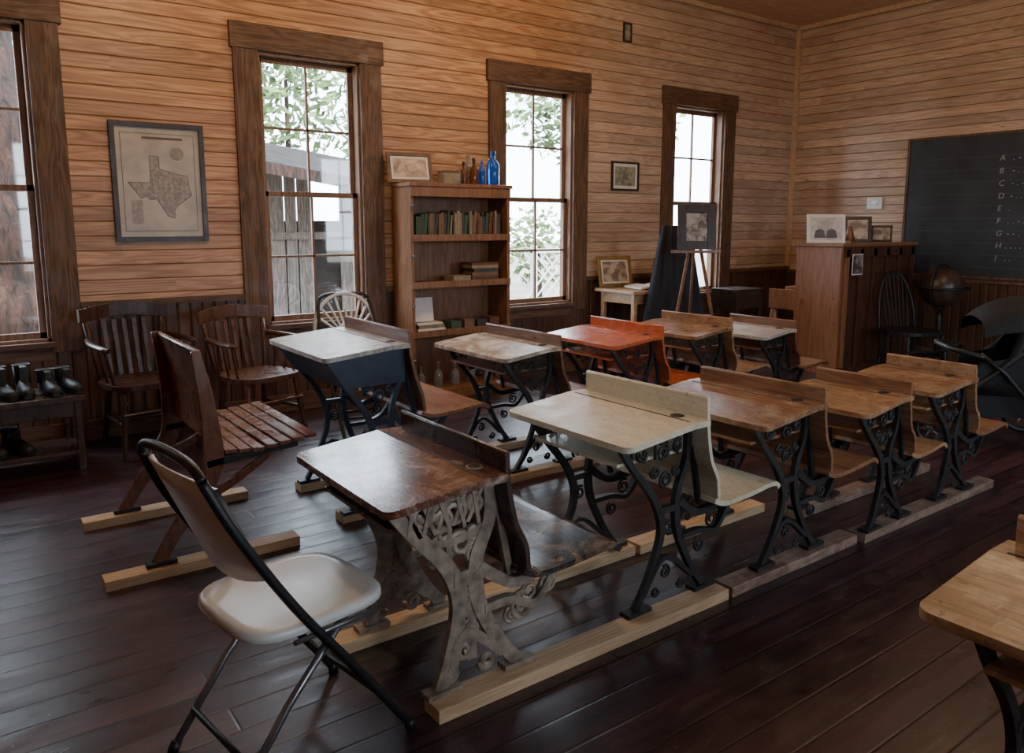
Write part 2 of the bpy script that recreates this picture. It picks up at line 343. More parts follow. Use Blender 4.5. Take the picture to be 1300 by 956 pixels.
# ---------------------------------------------------------------- school desks
def frame(b,y,D,z,seat,im,dense,ff,zb=.045):
    b.jit=1
    t=.010; h=z-.04-zb; S=lambda x,q:(x,zb+q*h); ya,yb=y-t,y+t; w=.046 if dense else .025
    b.ribbon([S(.045,1),S(.12,.84),S(.24,.62),S(.28,.42),S((ff+.28)/2,.17),S(ff,.02)],[w,w,w*1.2,w,w],ya,yb,im)
    b.ribbon([S(D-.01,1.02),S(D-.01,.82),S(D-.06,.62),S(D-.05,.40),S(D+.03,.16),S(D+.10,.02)],[w,w,w*1.2,w,w],ya,yb,im)
    b.ribbon([S(.03,.99),S(D,1.02)],.024,ya-.01,yb+.01,im)
    b.ribbon([S(ff+.04,.09),S(.30,.27),S(D+.04,.10)],w*.7,ya,yb,im)
    b.ribbon([S(.26,.55),S(D-.06,.55)],w,ya,yb,im)
    b.box(ff-.05,ff+.07,y-.024,y+.024,zb,zb+.016,im); b.box(D+.04,D+.16,y-.024,y+.024,zb,zb+.016,im)
    w2=w*.75 if dense else w
    b.ribbon([(D-.05,zb+.58*h),(D+.02,zb+.50*h),(D+.09,seat-.05),(D+.22,seat-.035),(D+.38,seat-.02)],[w2*1.2,w2,w2*.8],ya,yb,im)
    b.ribbon([(D-.03,zb+.36*h),(D+.07,zb+.36*h),(D+.17,seat-.14),(D+.25,seat-.04)],w2*.8,ya,yb,im)
    b.ribbon([(D+.07,seat-.02),(D+.045,seat+.1),(D+.02,z-.12)],w2*.7,ya,yb,im)
    def spiral(cx,cz,r,turns=1.5,a0=0,sg=1,rr=.006):
        pts=[]
        for k in range(int(14*turns)+1):
            q=k/(14*turns); a=a0+sg*2*math.pi*turns*q; R=r*(1-.75*q); pts.append((cx+R*math.cos(a),y,cz+R*math.sin(a)))
        b.tube(pts,rr,im,6)
    sc=[(.17,.90,.034,0),(.28,.88,.04,2),(.36,.90,.028,1),(.30,.72,.038,4),(.24,.78,.026,3),(.35,.76,.022,0),(.31,.44,.032,1),(.31,.18,.03,2),(.26,.08,.022,0),(.40,.08,.024,3)]
    for cx,q,r,a in sc: spiral(cx*D/.42,zb+q*h,r*(1.15 if dense else .9),1.6,a,1 if a%2 else -1,.011 if dense else .006)
    spiral(D+.15,seat-.10,.035,1.5,1); spiral(D+.08,zb+.27*h,.03,1.5,2)
    if dense:
        b.ribbon([S(.12,.80),S(.25,.74),S(.40,.80)],.022,ya,yb,im)
        for k in range(5): b.ribbon([S(.09+.06*k,.99),S(.15+.05*k,.80)],.013,ya,yb,im)
        for k in range(5): b.ribbon([S(.13+.06*k,.99),S(.11+.05*k,.82)],.013,ya,yb,im)
        b.ribbon([S(.325,.55),S(.325,.12)],.035,ya+.005,yb-.005,im,n=1)
        for k in range(3): spiral(.325,zb+(.48-.1*k)*h,.032,1.5,k,1,.009)
        spiral(.225,zb+.86*h,.05,1.6,1,1,.011); spiral(.33,zb+.66*h,.035,1.6,3,-1,.010)
        spiral(D+.12,zb+.30*h,.05,1.6,1,1,.010); spiral(D+.22,seat-.09,.04,1.6,2,-1,.009)
    b.jit=0

def rtop(b,D,W,z,mat):
    r=.035
    near=[(r+r*math.cos(math.radians(270-90*k/6)),r+r*math.sin(math.radians(270-90*k/6))) for k in range(7)]
    far=[(r+r*math.cos(math.radians(180-90*k/6)),W-r+r*math.sin(math.radians(180-90*k/6))) for k in range(7)]
    xs=D-.09; zf=lambda x: z-.034+.034*x/xs
    pl=[(xs,0)]+near+far+[(xs,W)]
    mi=b.mi(mat); T=[b.bm.verts.new((x,y,zf(x))) for x,y in pl]; Bt=[b.bm.verts.new((x,y,zf(x)-.022)) for x,y in pl]; n=len(pl)
    b.face(T,mi); b.face(Bt[::-1],mi)
    for k in range(n): b.face([T[k],T[(k+1)%n],Bt[(k+1)%n],Bt[k]],mi)
    b.box(xs,D,0,W,z-.022,z,mat)

def desk(X,Y0,Y1,z,top,back,seatm,im,D=.42,seat=.39,rise=.055,dense=False,inset=.10,box=False,shelf=True,seatD=.40,name='school_desk',spind=False,ff=.15,rz=0):
    b=Bd(name); W=Y1-Y0
    rtop(b,D,W,z,top)
    b.box(D-.085,D-.075,.03,W-.03,z-.001,z+.001,'hole')
    b.lathe([(.027,0),(.027,.003),(.022,.0032)],(D-.045,.12,z-.001),im,16); b.lathe([(.02,0),(.02,.0045)],(D-.045,.12,z-.001),'hole',16)
    pb=[(D+.004,z+rise),(D+.010,z-.04),(D+.035,z-.16),(D+.075,seat+.10),(D+.085,seat+.02)]
    b.ribbon(pb,.016,.015,W-.015,back)
    b.cyl((D+.004,.016,z+rise),(D+.004,W-.016,z+rise),.0095,back,seg=10)
    b.ribbon([(D+.07,seat+.012),(D+.14,seat-.012),(D+.28,seat-.008),(D+.08+seatD-.04,seat+.004),(D+.08+seatD,seat-.02)],.019,.02,W-.02,seatm)
    if shelf:
        if box:
            b.prism([(.03,.06,z-.06),(.12,.06,z-.20),(D-.0,.06,z-.20),(D,.06,z-.03)],(0,W-.12,0),im)
        else:
            b.box(.06,D-.005,inset+.012,W-inset-.012,z-.14,z-.128,back); b.box(D-.02,D-.006,inset+.012,W-inset-.012,z-.14,z-.024,back)
    if spind:
        for y in (inset,W-inset):
            for k in range(5): b.cyl((.12+.06*k,y,z-.14),(.12+.06*k,y,z-.03),.006,im)
    for y in (inset,W-inset): frame(b,y,D,z,seat,im,dense,ff)
    return b.finish((X,Y0,0),math.radians(rz),bevel=.0025)

desk(.885,1.78,2.46,.725,'a_top','a_back','a_seat','rust',dense=True,seat=.38,D=.40,ff=.21)                       # A
desk(1.77,1.78,2.46,.75,'cream','cream','cream','iron',seat=.41,rise=.075,spind=True,rz=1)                        # B
desk(2.47,1.75,2.43,.72,'oak','oaks','oaks','iron',seat=.39,rz=1)                                                 # D
desk(3.16,1.73,2.24,.67,'tan','oaks','tan','iron',D=.40,seat=.36,seatD=.36,inset=.07,ff=.2,rz=1.5)                # E
desk(3.84,1.76,2.27,.67,'oak','tan','oaks','iron',D=.40,seat=.36,seatD=.36,inset=.07,ff=.2,rz=-1)                 # F
desk(1.36,3.32,4.10,.875,'grey','brn','oaks','blue',D=.44,seat=.50,box=True)                                      # G
desk(2.40,3.36,4.12,.76,'white_top','brn','oaks','iron',D=.40,seat=.42,rz=1)                                      # H
desk(3.23,3.38,4.10,.75,'orange','orange','orange','iron',seat=.43,rz=-.5)                                        # I
desk(4.00,3.42,4.10,.74,'oak','tan','tan','iron',D=.40,seat=.42,rz=1)                                             # J
desk(4.76,3.42,4.06,.67,'grey','brn','oaks','iron',D=.38,seat=.37)                                                # K
desk(1.47,.01,.69,.745,'tan','tan','tan','iron',seat=.40)                                                         # P

def runner(x0,x1,y,mat,w=.09):
    b=Bd('floor_runner'); b.box(x0,x1,y-w/2,y+w/2,0.0,.044,mat); b.finish(bevel=.003)
runner(1.05,2.36,1.85,'pine'); runner(.96,2.36,2.36,'pine'); runner(2.38,3.27,1.85,'runold'); runner(2.38,3.27,2.35,'pine')
runner(3.30,4.62,1.83,'runold'); runner(3.30,4.62,2.18,'runold')
for (x0,x1) in ((1.46,2.30),(2.34,3.14),(3.2,5.5)):
    runner(x0,x1,3.46,'pine'); runner(x0,x1,4.01,'pine')
runner(.40,1.2,3.34,'pine'); runner(.42,1.2,4.09,'pine')
runner(1.45,2.3,.10,'pine'); runner(1.45,2.3,.58,'pine')

# C: starter seat with tall curved panel back
b=Bd('slatted_school_seat')
for y in (3.34,4.09):
    b.ribbon([(.60,.045),(.68,.17),(.80,.34),(.85,.46),(.84,.68),(.80,.93)],[.05,.055,.08,.09,.065,.03],y-.013,y+.013,'cher')
    b.ribbon([(.56,.055),(.68,.053)],.02,y-.02,y+.02,'iron')
    b.ribbon([(.79,.30),(.90,.335),(1.02,.40),(1.10,.455)],[.05,.035,.028],y-.012,y+.012,'cher')
    b.ribbon([(.82,.44),(.95,.455),(1.22,.475)],.035,y-.013,y+.013,'iron')
b.ribbon([(.875,.50),(.877,.60),(.86,.75),(.82,.92)],.016,3.353,4.077,'slat')
b.cyl((.82,3.353,.92),(.82,4.077,.92),.012,'slat')
for k in range(7): b.obox((.92+.060*k,3.715,.475+.012*abs(k-2)/2),(.050,.80,.018),'slat',(0,-.04 if k>3 else .04,0))
b.finish(bevel=.003)

# ---------------------------------------------------------------- folding chairs
def folding(loc,rz,H=.87,fan=False,tm='black'):
    b=Bd('folding_chair'); w=.205
    tx=-.285
    for s in (-1,1):
        b.tube(cr([(.27,s*w,.012),(.08,s*w,.28),(-.08,s*w,.50),(-.22,s*w,H-.17),(tx,s*(w-.02),H-.03)],6),.0125,tm)
        b.tube([(-.26,s*(w-.03),.012),(-.10,s*(w-.03),.22),(.10,s*(w-.03),.43)],.011,'steel' if not fan else tm)
        b.cyl((.27,s*w,0),(.265,s*w,.03),.016,tm); b.cyl((-.265,s*(w-.03),0),(-.25,s*(w-.03),.03),.015,tm)
        b.tube([(-.08,s*(w-.01),.40),(.16,s*(w-.01),.40)],.007,'steel')
    b.tube(cr([(tx,-(w-.02),H-.03),(tx-.005,-(w-.07),H),(tx-.005,0,H+.008),(tx-.005,w-.07,H),(tx,w-.02,H-.03)],5),.0125,tm)
    b.tube([(.175,-w,.145),(.175,w,.145)],.009,tm); b.tube([(-.2,-(w-.03),.10),(-.2,w-.03,.10)],.009,tm)
    pts=[]
    for k in range(28):
        a=2*math.pi*k/28; ex=.5; cx=math.copysign(abs(math.cos(a))**ex,math.cos(a)); sy=math.copysign(abs(math.sin(a))**ex,math.sin(a)); pts.append((cx,sy))
    mi=b.mi('white'); rings=[]
    for (r,z) in ((.93,.412),(1.0,.42),(1.0,.437),(.96,.447),(.86,.445),(.6,.438),(.25,.435)):
        rings.append([b.bm.verts.new((.02+.215*r*c,.205*r*s,z)) for c,s in pts])
    for A,B in zip(rings,rings[1:]):
        for k in range(28): b.face([A[k],A[(k+1)%28],B[(k+1)%28],B[k]],mi,True)
    b.face(rings[0][::-1],mi); b.face(rings[-1],mi)
    if not fan:
        n=10; z0,z1=H-.31,H-.05; g=[]
        for i in range(n+1):
            row=[]
            for j in range(7):
                y=-w+.012+(2*w-.024)*i/n; q=j/6; e=(1-(2*i/n-1)**2); bow=-.035*e; zl=z0+(z1-z0)*q+(-.035*e if j==0 else 0)+(.02*e if j==6 else 0)
                x=-.150-.115*((zl-z0)/(z1-z0))+bow; row.append((x,y,zl))
            g.append(row)
        for off in (0,.012):
            V=[[b.bm.verts.new((x+off,y,z)) for x,y,z in r] for r in g]
            for i in range(n):
                for j in range(6): b.face([V[i][j],V[i+1][j],V[i+1][j+1],V[i][j+1]],mi,True)
            if off==0: V0=V
        for i in range(n):
            for j in (0,6): b.face([V0[i][j],V0[i+1][j],V[i+1][j],V[i][j]],mi,True)
    else:
        cz=H-.24
        rim=[(tx+.02*(1-math.sin(a)),.225*math.cos(a),cz+.25*math.sin(a)) for a in [math.pi*k/16 for k in range(-2,19)]]
        b.tube(rim,.014,'white',8)
        b.tube([(-.2,-.2,cz-.05),(-.2,.2,cz-.05)],.018,'white',8)
        for k in range(9):
            a=math.pi*(.12+.76*k/8); b.tube([(-.205,.07*math.cos(a),cz-.03+.03*math.sin(a)),(tx,.215*math.cos(a),cz+.24*math.sin(a))],.009,'white',6)
        b.lathe([(.001,-.006),(.075,-.006),(.075,.006),(.001,.006)],(-.205,0,cz-.02),'white',20,Matrix.Rotation(math.pi/2,3,'Y'))
    return b.finish(loc,rz)
folding((.68,2.01,0),math.radians(9),.90)
folding((2.28,4.96,0),math.radians(-95),.95,True)

# ---------------------------------------------------------------- wooden chairs
def woodchair(name,loc,rz,mat,H=.92,sc=1.0,arms=True,hoop=False):
    b=Bd(name); sz=.44
    pts=[]
    for k in range(26):
        a=2*math.pi*k/26; c,s_=math.cos(a),math.sin(a); ex=.6
        pts.append((.23*math.copysign(abs(c)**ex,c),.24*math.copysign(abs(s_)**ex,s_)*(1+.04*c),sz-.03))
    b.prism(pts,(0,0,.034),mat)
    legs=[(.17,.18,.23,.225),(.17,-.18,.23,-.225),(-.16,.15,-.22,.19),(-.16,-.15,-.22,-.19)]
    for x,y,fx,fy in legs:
        P=[Vector((x,y,sz-.03)).lerp(Vector((fx,fy,0)),q) for q in (0,.12,.2,.35,.55,.62,.68,.9,1)]
        b.tube(P,[.014,.02,.015,.022,.018,.013,.019,.014,.012],mat,10)
    b.cyl((.2,.2,.2),(-.19,.17,.2),.011,mat); b.cyl((.2,-.2,.2),(-.19,-.17,.2),.011,mat); b.cyl((.01,.185,.2),(.01,-.185,.2),.011,mat); b.cyl((.21,.21,.27),(.21,-.21,.27),.011,mat)
    if hoop:
        arc=[(-.20-.10*math.sin(a),.20*math.cos(a),sz+(H-sz)*math.sin(a)**.8 if math.sin(a)>0 else sz) for a in [math.pi*k/14 for k in range(15)]]
        b.tube(arc,.014,mat,8)
        for k in range(7):
            y=-.14+.28*k/6; t=math.sqrt(max(0,1-(y/.2)**2)); b.cyl((-.19,y*.8,sz),(-.20-.10*t,y,sz+(H-sz)*t**.8),.007,mat)
    else:
        for s in (-1,1):
            b.tube([(-.19,s*.19,sz),(-.235,s*.215,sz+.2),(-.28,s*.235,H-.05)],[.016,.02,.014],mat,10)
        for k in range(5):
            y=-.12+.06*k; b.obox(((-.2-.29)/2,y,(sz+H-.08)/2+.0),(.012,.03,H-.08-sz),mat,(0,-.2,0))
        crest=cr([(-.25,-.27,H-.05),(-.30,-.13,H-.03),(-.315,0,H-.02),(-.30,.13,H-.03),(-.25,.27,H-.05)],5)
        for A,B_ in zip(crest,crest[1:]):
            d=B_-A; b.obox((A+B_)/2,(d.length+.006,.02,.085),mat,(0,0,math.atan2(d.y,d.x)))
        if arms:
            for s in (-1,1):
                b.tube(cr([(-.26,s*.23,sz+.24),(-.1,s*.265,sz+.235),(.1,s*.27,sz+.23),(.17,s*.25,sz+.22)],5),.019,mat,8,flat=.8)
                for x in (-.1,.02,.13): b.cyl((x-.02,s*.215,sz),(x,s*.262,sz+.225),.009,mat)
    o=b.finish(loc,rz,bevel=.0025); o.scale=(sc,sc,sc); return o
woodchair('wooden_armchair',(.98,5.42,0),math.radians(-80),'dkchair',.88,1.04)
woodchair('wooden_armchair',(1.67,5.28,0),math.radians(-75),'dkchair2',.87,1.0)
woodchair('windsor_chair',(7.42,3.70,0),math.radians(-112),'black',.97,1.02,False,True)

# bench with boots
b=Bd('wooden_bench')
b.box(-1.3,.60,5.10,5.50,.42,.455,'dkchair'); b.box(-1.28,.58,5.13,5.155,.33,.42,'dkchair'); b.box(-1.28,.58,5.12,5.48,.10,.125,'dkchair')
for x in (-1.26,-.35,.54): b.box(x,x+.04,5.12,5.16,0,.42,'dkchair'); b.box(x,x+.04,5.44,5.48,0,.42,'dkchair')
b.finish(bevel=.004)
M['boot']=pmat('boot_leather',(.010,.0095,.009),.55,0,.4,25)
M['bootin']=pmat('boot_inside',(.006,.005,.005),.9)
def boot(x,y,z,rz,h=.15):
    b=Bd('leather_boot'); mi=b.mi('boot')
    secs=[(-.11,.022,.07),(-.10,.032,.085),(-.05,.035,.09),(0,.036,.085),(.05,.042,.065),(.10,.045,.05),(.14,.04,.045),(.165,.025,.032),(.17,.006,.02)]
    rings=[]
    for sx,w,hh in secs: rings.append([b.bm.verts.new((sx,w*math.cos(a),.018+max(0,hh*math.sin(a)))) for a in [math.pi*k/8 for k in range(9)]])
    for A,B_ in zip(rings,rings[1:]):
        for k in range(8): b.face([A[k],A[k+1],B_[k+1],B_[k]],mi,True)
        b.face([A[0],A[8],B_[8],B_[0]],mi)
    b.face(rings[0],mi); b.face(rings[-1],mi)
    b.tube([(-.05,0,.06),(-.05,0,.09),(-.058,0,h)],[.046,.043,.047],'boot',14)
    b.lathe([(.001,0),(.040,0),(.040,.003),(.001,.003)],(-.058,0,h),'bootin',14)
    b.tube([(-.058+.044*math.cos(a),.044*math.sin(a),h+.002) for a in [2*math.pi*k/14 for k in range(14)]],.005,'boot',6,True)
    b.prism([(-.03,-.014,.09),(.03,-.018,.085),(.03,.018,.085),(-.03,.014,.09),],(-.0,0,h-.085),'boot')
    sole=[(-.115,-.03),(-.115,.03),(-.03,.036),(.06,.046),(.13,.043),(.172,.018),(.172,-.018),(.13,-.043),(.06,-.046),(-.03,-.036)]
    b.prism([(p[0],p[1],.004) for p in sole],(0,0,.016),'black'); b.box(-.115,-.04,-.03,.03,0,.01,'black')
    for k in range(4): b.cyl((.0+.02*k,-.024,.102-.012*k),(.0+.02*k,.024,.102-.012*k),.0025,'bk1',seg=6)
    b.finish((x,y,z),rz)
for i,(x,h) in enumerate(((-.06,.14),(.06,.14),(.20,.17),(.31,.17),(.43,.13),(.53,.13),(-.22,.2),(-.34,.2))): boot(x,5.30+.02*(i%2),.455,math.radians(-88+7*(i%3)),h)
for i,x in enumerate((-.15,-.03,.12,.24)): boot(x,5.30,.125,math.radians(-85+6*i),.13)

# ---------------------------------------------------------------- bookcase
x0,x1,y0,y1=3.0,3.97,5.49,5.80
b=Bd('bookcase'); m='shelf'
b.box(x0,x0+.03,y0,y1,.0,1.75,m); b.box(x1-.03,x1,y0,y1,.0,1.75,m); b.box(x0,x1,y1-.012,y1,.05,1.75,m)
b.box(x0-.015,x1+.015,y0-.02,y1,1.75,1.78,m); b.box(x0+.03,x1-.03,y0,y1,.0,.09,m); b.box(x0-.01,x1+.01,y0-.015,y0,.0,.08,m)
for z in (.55,.95,1.33): b.box(x0+.03,x1-.03,y0,y1-.012,z,z+.025,m); b.box(x0,x1,y0-.01,y0,z-.015,z+.04,m)
b.box(x0,x1,y0-.01,y0,1.67,1.75,m); 
for z in (.35,.8,1.2,1.6): b.lathe([(.008,0),(.014,.012),(.008,.02)],(x0+.015,y0-.0,z),'steel',10,Matrix.Rotation(math.pi/2,3,'X'))
case=b.finish(bevel=.003)
b=Bd('books'); x=x0+.07; i=0
while x<x1-.09:
    w=random.uniform(.014,.032); h=random.uniform(.15,.21); k='bk%d'%random.choice((0,0,0,1,1,2,3,4)); tilt=random.choice((0,0,0,.08))
    b.obox((x+w/2,y0+.11,1.355+h/2+.001),(w-.002,.14,h),k,(0,tilt,0)); x+=w+(.008 if tilt else 0)
z=.975
for i in range(6):
    h=random.uniform(.02,.035); b.box(x0+.60+random.uniform(0,.03),x0+.88,y0+.05,y0+.21,z,z+h-.001,'bk%d'%random.choice((1,4,3,2))); z+=h
for i,(xa,za) in enumerate(((x0+.42,.975),(x0+.42,1.0))): b.box(xa,xa+.17,y0+.04,y0+.2,za,za+.024,'bk4')
b.box(x0+.08,x0+.34,y0+.05,y0+.25,.577,.60,'paper'); b.box(x0+.09,x0+.33,y0+.05,y0+.25,.60,.63,'bk4'); b.box(x0+.08,x0+.32,y0+.06,y0+.25,.63,.645,'paper')
b.obox((x0+.17,y0+.14,.75),(.2,.012,.2),'paper',(-.12,0,0))
for i in range(4): b.box(x0+.40+.13*i,x0+.50+.13*i,y0+.05,y0+.2,.577,.64+.01*(i%2),'bk%d'%(i%5))
b.finish(parent=case)
def bottle(name,x,y,z,r,h,mat,cap=None):
    b=Bd(name); b.lathe([(r*.9,0),(r,.01),(r,h*.6),(r*.85,h*.68),(r*.35,h*.78),(r*.32,h*.93),(r*.42,h*.94),(r*.42,h)],(x,y,z),mat,18)
    if cap: b.lathe([(r*.36,0),(r*.38,.02)],(x,y,z+h),cap,12)
    b.finish()
zt=1.781
bottle('blue_glass_bottle',x0+.84,y0+.07,zt,.055,.28,'gblue'); bottle('blue_glass_bottle',x0+.76,y0+.12,zt,.03,.2,'gblue')
bottle('amber_bottle',x0+.66,y0+.09,zt,.036,.2,'gamber','black'); bottle('amber_bottle',x0+.59,y0+.14,zt,.03,.17,'gamber','black')
bottle('glass_bottle',x0+.68,y0+.21,zt,.04,.25,'gclear'); bottle('glass_bottle',x0+.52,y0+.12,zt,.028,.15,'gclear'); bottle('glass_bottle',x0+.90,y0+.2,zt,.035,.24,'gclear')
b=Bd('small_wooden_box'); b.box(x0+.34,x0+.48,y0+.04,y0+.14,zt,zt+.09,'bk4'); b.box(x0+.335,x0+.485,y0+.035,y0+.145,zt+.09,zt+.105,'bk1'); b.finish(bevel=.002)
for i in range(5): bottle('glass_jar',x0+.12+.17*i,y0+.1,.091,.04,.17+.02*(i%2),'gclear','steel')

# ---------------------------------------------------------------- pictures
def picture(name,w,h,loc,rot,fm,pm,fw=.03,mat_w=0,extra=None,d=.02):
    b=Bd(name)
    b.box(-w/2,-w/2+fw,-d,0,0,h,fm); b.box(w/2-fw,w/2,-d,0,0,h,fm); b.box(-w/2+fw,w/2-fw,-d,0,0,fw,fm); b.box(-w/2+fw,w/2-fw,-d,0,h-fw,h,fm)
    b.box(-w/2+fw,w/2-fw,-.010,-.002,fw,h-fw,'paper' if mat_w else pm)
    if mat_w: b.box(-w/2+fw+mat_w,w/2-fw-mat_w,-.012,-.0101,fw+mat_w,h-fw-mat_w,pm)
    if extra: extra(b)
    return b.finish(loc,rot=rot,bevel=.0015)
def photomat(name,c1,c2,sc=9):
    t=NT(name); n=t.noise(t.pos(),sc,4,.6); t.l.new(t.mix(t.mr(n,.4,.6),c1,c2),t.b.inputs['Base Color']); t.b.inputs['Roughness'].default_value=.35; return t.m
M['mapbg']=photomat('map_paper',(.36,.32,.27),(.46,.415,.35),4); M['tex']=photomat('map_state',(.23,.19,.155),(.34,.29,.24),30)
M['mapln']=pmat('map_ink',(.12,.09,.07),.8)
M['ph1']=photomat('sepia_photo',(.07,.055,.05),(.34,.31,.28),14); M['ph2']=photomat('framed_scene',(.2,.14,.1),(.55,.45,.35),10); M['ph3']=photomat('certificate',(.16,.17,.13),(.38,.37,.28),20)
M['ph4']=photomat('pale_photo',(.42,.41,.40),(.60,.59,.58),8)
M['figd']=pmat('photo_dark_cloth',(.10,.09,.09),.5); M['figl']=pmat('photo_faces',(.48,.44,.40),.5)
def texas(b):
    T=[(.36,.95),(.50,.95),(.50,.76),(.62,.72),(.80,.68),(.93,.66),(.95,.48),(.98,.36),(.90,.30),(.78,.22),(.70,.12),(.70,.0),(.60,.03),(.52,.16),(.44,.30),(.34,.28),(.28,.34),(.20,.30),(.12,.42),(.02,.54),(.36,.54)]
    P=[(-.21+.42*u,-.0125,.16+.44*v) for u,v in T]; b.prism(P,(0,.002,0),'tex')
    for k in range(len(P)): b.tube([Vector(P[k]),Vector(P[(k+1)%len(P)])],.0022,'mapln',4)
    for k in range(7): z=.30+.03*k; b.box(-.06,.15-.01*abs(k-4),-.0138,-.0125,z,z+.0012,'mapln'); 
    for k in range(7): x=-.05+.035*k; b.box(x,x+.0012,-.0138,-.0125,.28,.44,'mapln')
    b.lathe([(.001,0),(.045,0),(.045,.0015),(.001,.0015)],(.12,-.011,.60),'tex',20,Matrix.Rotation(math.pi/2,3,'X'))
    b.box(-.19,-.12,-.0128,-.0122,.12,.28,'tex'); b.box(-.1,.16,-.0128,-.0122,.69,.705,'mapln')
    for (xa,xb,za,zb) in ((-.235,.235,.07,.073),(-.235,.235,.725,.728),(-.235,-.232,.07,.728),(.232,.235,.07,.728)): b.box(xa,xb,-.0128,-.0122,za,zb,'mapln')
def people(b):
    for (cx,r) in ((-.06,.026),(.05,.024)):
        b.prism([(cx-.055,-.0125,.05),(cx+.055,-.0125,.05),(cx+.04,-.0125,.12),(cx,-.0125,.14),(cx-.04,-.0125,.12)],(0,.001,0),'figd')
        b.lathe([(.001,0),(r,0),(r,.001),(.001,.001)],(cx,-.0127,.16),'figl',16,Matrix.Rotation(math.pi/2,3,'X'))
picture('framed_texas_map',.60,.80,(1.245,YW,1.335),(0,0,0),'bframe','mapbg',.032,0,texas,.03)
picture('framed_certificate',.38,.29,(5.67,YW,1.79),(0,0,0),'bframe','ph3',.02,.03)
picture('small_framed_photo',.11,.18,(5.66,YW,3.24),(0,0,0),'bframe','ph3',.015,0)
picture('framed_photograph',.38,.25,(3.12,5.69,1.782),(math.radians(-14),0,math.radians(-10)),'bk1','ph2',.028,.02)

# table under window side
TZ=.80
b=Bd('wooden_table'); b.rslab(5.66,5.45,.98,.56,TZ,.03,.02,'table'); 
b.box(5.22,6.10,5.22,5.24,TZ-.1,TZ,'table'); b.box(5.22,5.24,5.22,5.68,TZ-.1,TZ,'table'); b.box(6.08,6.10,5.22,5.68,TZ-.1,TZ,'table'); b.box(5.22,6.10,5.66,5.68,TZ-.1,TZ,'table')
for x in (5.24,6.08):
    for y in (5.24,5.66): b.tube([(x,y,TZ),(x,y,.0)],[.032,.022],'table',4)
b.finish(bevel=.003)
picture('gilt_framed_picture',.40,.31,(5.40,5.66,TZ+.032),(math.radians(-12),0,math.radians(-8)),'gold','ph2',.035,.02)
b=Bd('open_book')
for s in (-1,1):
    b.ribbon([(0,.012),(s*.06,.03),(s*.13,.024),(s*.22,.012)],.02,-.15,.15,'paper')
b.box(-.23,.23,-.16,.16,0,.004,'bk2'); b.finish((5.58,5.35,TZ+.031),math.radians(-12))
b=Bd('stack_of_books'); z=0
for i in range(8): b.obox((random.uniform(-.01,.01),0,z+.0175),(.30-.01*i,.22,.033),'bk%d'%((i*2+1)%5),(0,0,random.uniform(-.08,.08))); z+=.035
b.finish((5.98,5.50,TZ+.031))

# easel with draped panel and framed photo
b=Bd('display_easel')
b.tube([(-.28,-.12,0),(-.02,.02,1.40)],.016,'brn',6); b.tube([(.28,-.12,0),(.02,.02,1.40)],.016,'brn',6); b.tube([(0,.18,0),(0,.03,1.38)],.014,'brn',6)
b.box(-.22,.22,-.06,-.01,1.20,1.225,'brn'); b.box(-.16,.16,-.06,-.045,.62,.65,'brn')
b.finish((5.40,4.66,0),math.radians(-35),bevel=.002)
picture('framed_portrait',.34,.40,(5.38,4.625,1.23),(math.radians(-8),0,math.radians(-35)),'bframe','ph1',.075,.0)
b=Bd('dark_display_panel'); n=12; rows=[]; mi=b.mi('cloth')
for i in range(n+1):
    q=i/n; rows.append([b.bm.verts.new((-.40*(1-.66*j/8)+ .76*(1-.66*j/8)*q,.06-.10*(1-j/8)+.018*math.sin(q*22+j*.3),.02+1.42*j/8)) for j in range(9)])
for A,B_ in zip(rows,rows[1:]):
    for j in range(8): b.face([A[j],B_[j],B_[j+1],A[j+1]],mi,True)
o=b.finish((5.50,4.96,0),math.radians(-35)); sm=o.modifiers.new('solid','SOLIDIFY'); sm.thickness=.012
b=Bd('record_player_case'); b.box(-.2,.2,-.16,.16,.62,.79,'bframe'); b.box(-.205,.205,-.165,.165,.79,.815,'bframe')
for x in (-.18,.18):
    for y in (-.14,.14): b.box(x-.018,x+.018,y-.018,y+.018,0,.62,'bframe')
b.finish((6.45,5.0,0),bevel=.003)

# ---------------------------------------------------------------- piano
b=Bd('upright_piano'); X0,X1,Ya,Yb=6.84,8.2,4.10,4.60
b.box(X0,X0+.04,Ya+.02,Yb,0,1.24,'piano'); b.box(X1-.04,X1,Ya+.02,Yb,0,1.24,'piano')
b.box(X0-.02,X1+.02,Ya,Yb+.03,1.24,1.27,'piano'); b.box(X0+.04,X1-.04,Yb-.03,Yb,.75,1.24,'piano'); b.box(X0+.04,X1-.04,Yb-.03,Yb,.05,.62,'piano')
b.box(X0+.04,X1-.04,Ya+.03,Ya+.05,.05,1.24,'pianodk')
for k in range(6): x=X0+.05+k*(X1-X0-.16)/5; b.box(x,x+.06,Ya-.0,Ya+.04,.06,1.22,'piano' if k==0 else 'pianodk')
b.box(X0+.04,X1-.04,Ya,Ya+.03,1.14,1.24,'pianodk'); b.box(X0,X1,Ya,Ya+.04,.0,.08,'pianodk')
b.box(X0,X1,Yb,Yb+.30,.60,.66,'piano'); b.box(X0,X0+.04,Yb,Yb+.30,.66,.80,'piano'); b.box(X1-.04,X1,Yb,Yb+.30,.66,.80,'piano')
b.box(X0+.04,X1-.04,Yb,Yb+.14,.72,.83,'piano'); b.box(X0+.06,X1-.06,Yb+.14,Yb+.28,.66,.70,'paper')
for k in range(36):
    if k%7 not in (2,6): x=X0+.08+k*.033; b.box(x,x+.015,Yb+.14,Yb+.23,.70,.715,'black')
for x in (X0+.04,X1-.04): b.tube([(x,Yb+.26,.60),(x,Yb+.26,.48),(x,Yb+.26,.3),(x,Yb+.26,0)],[.03,.045,.022,.03],'piano',10)
b.finish(bevel=.004)
zp=1.271
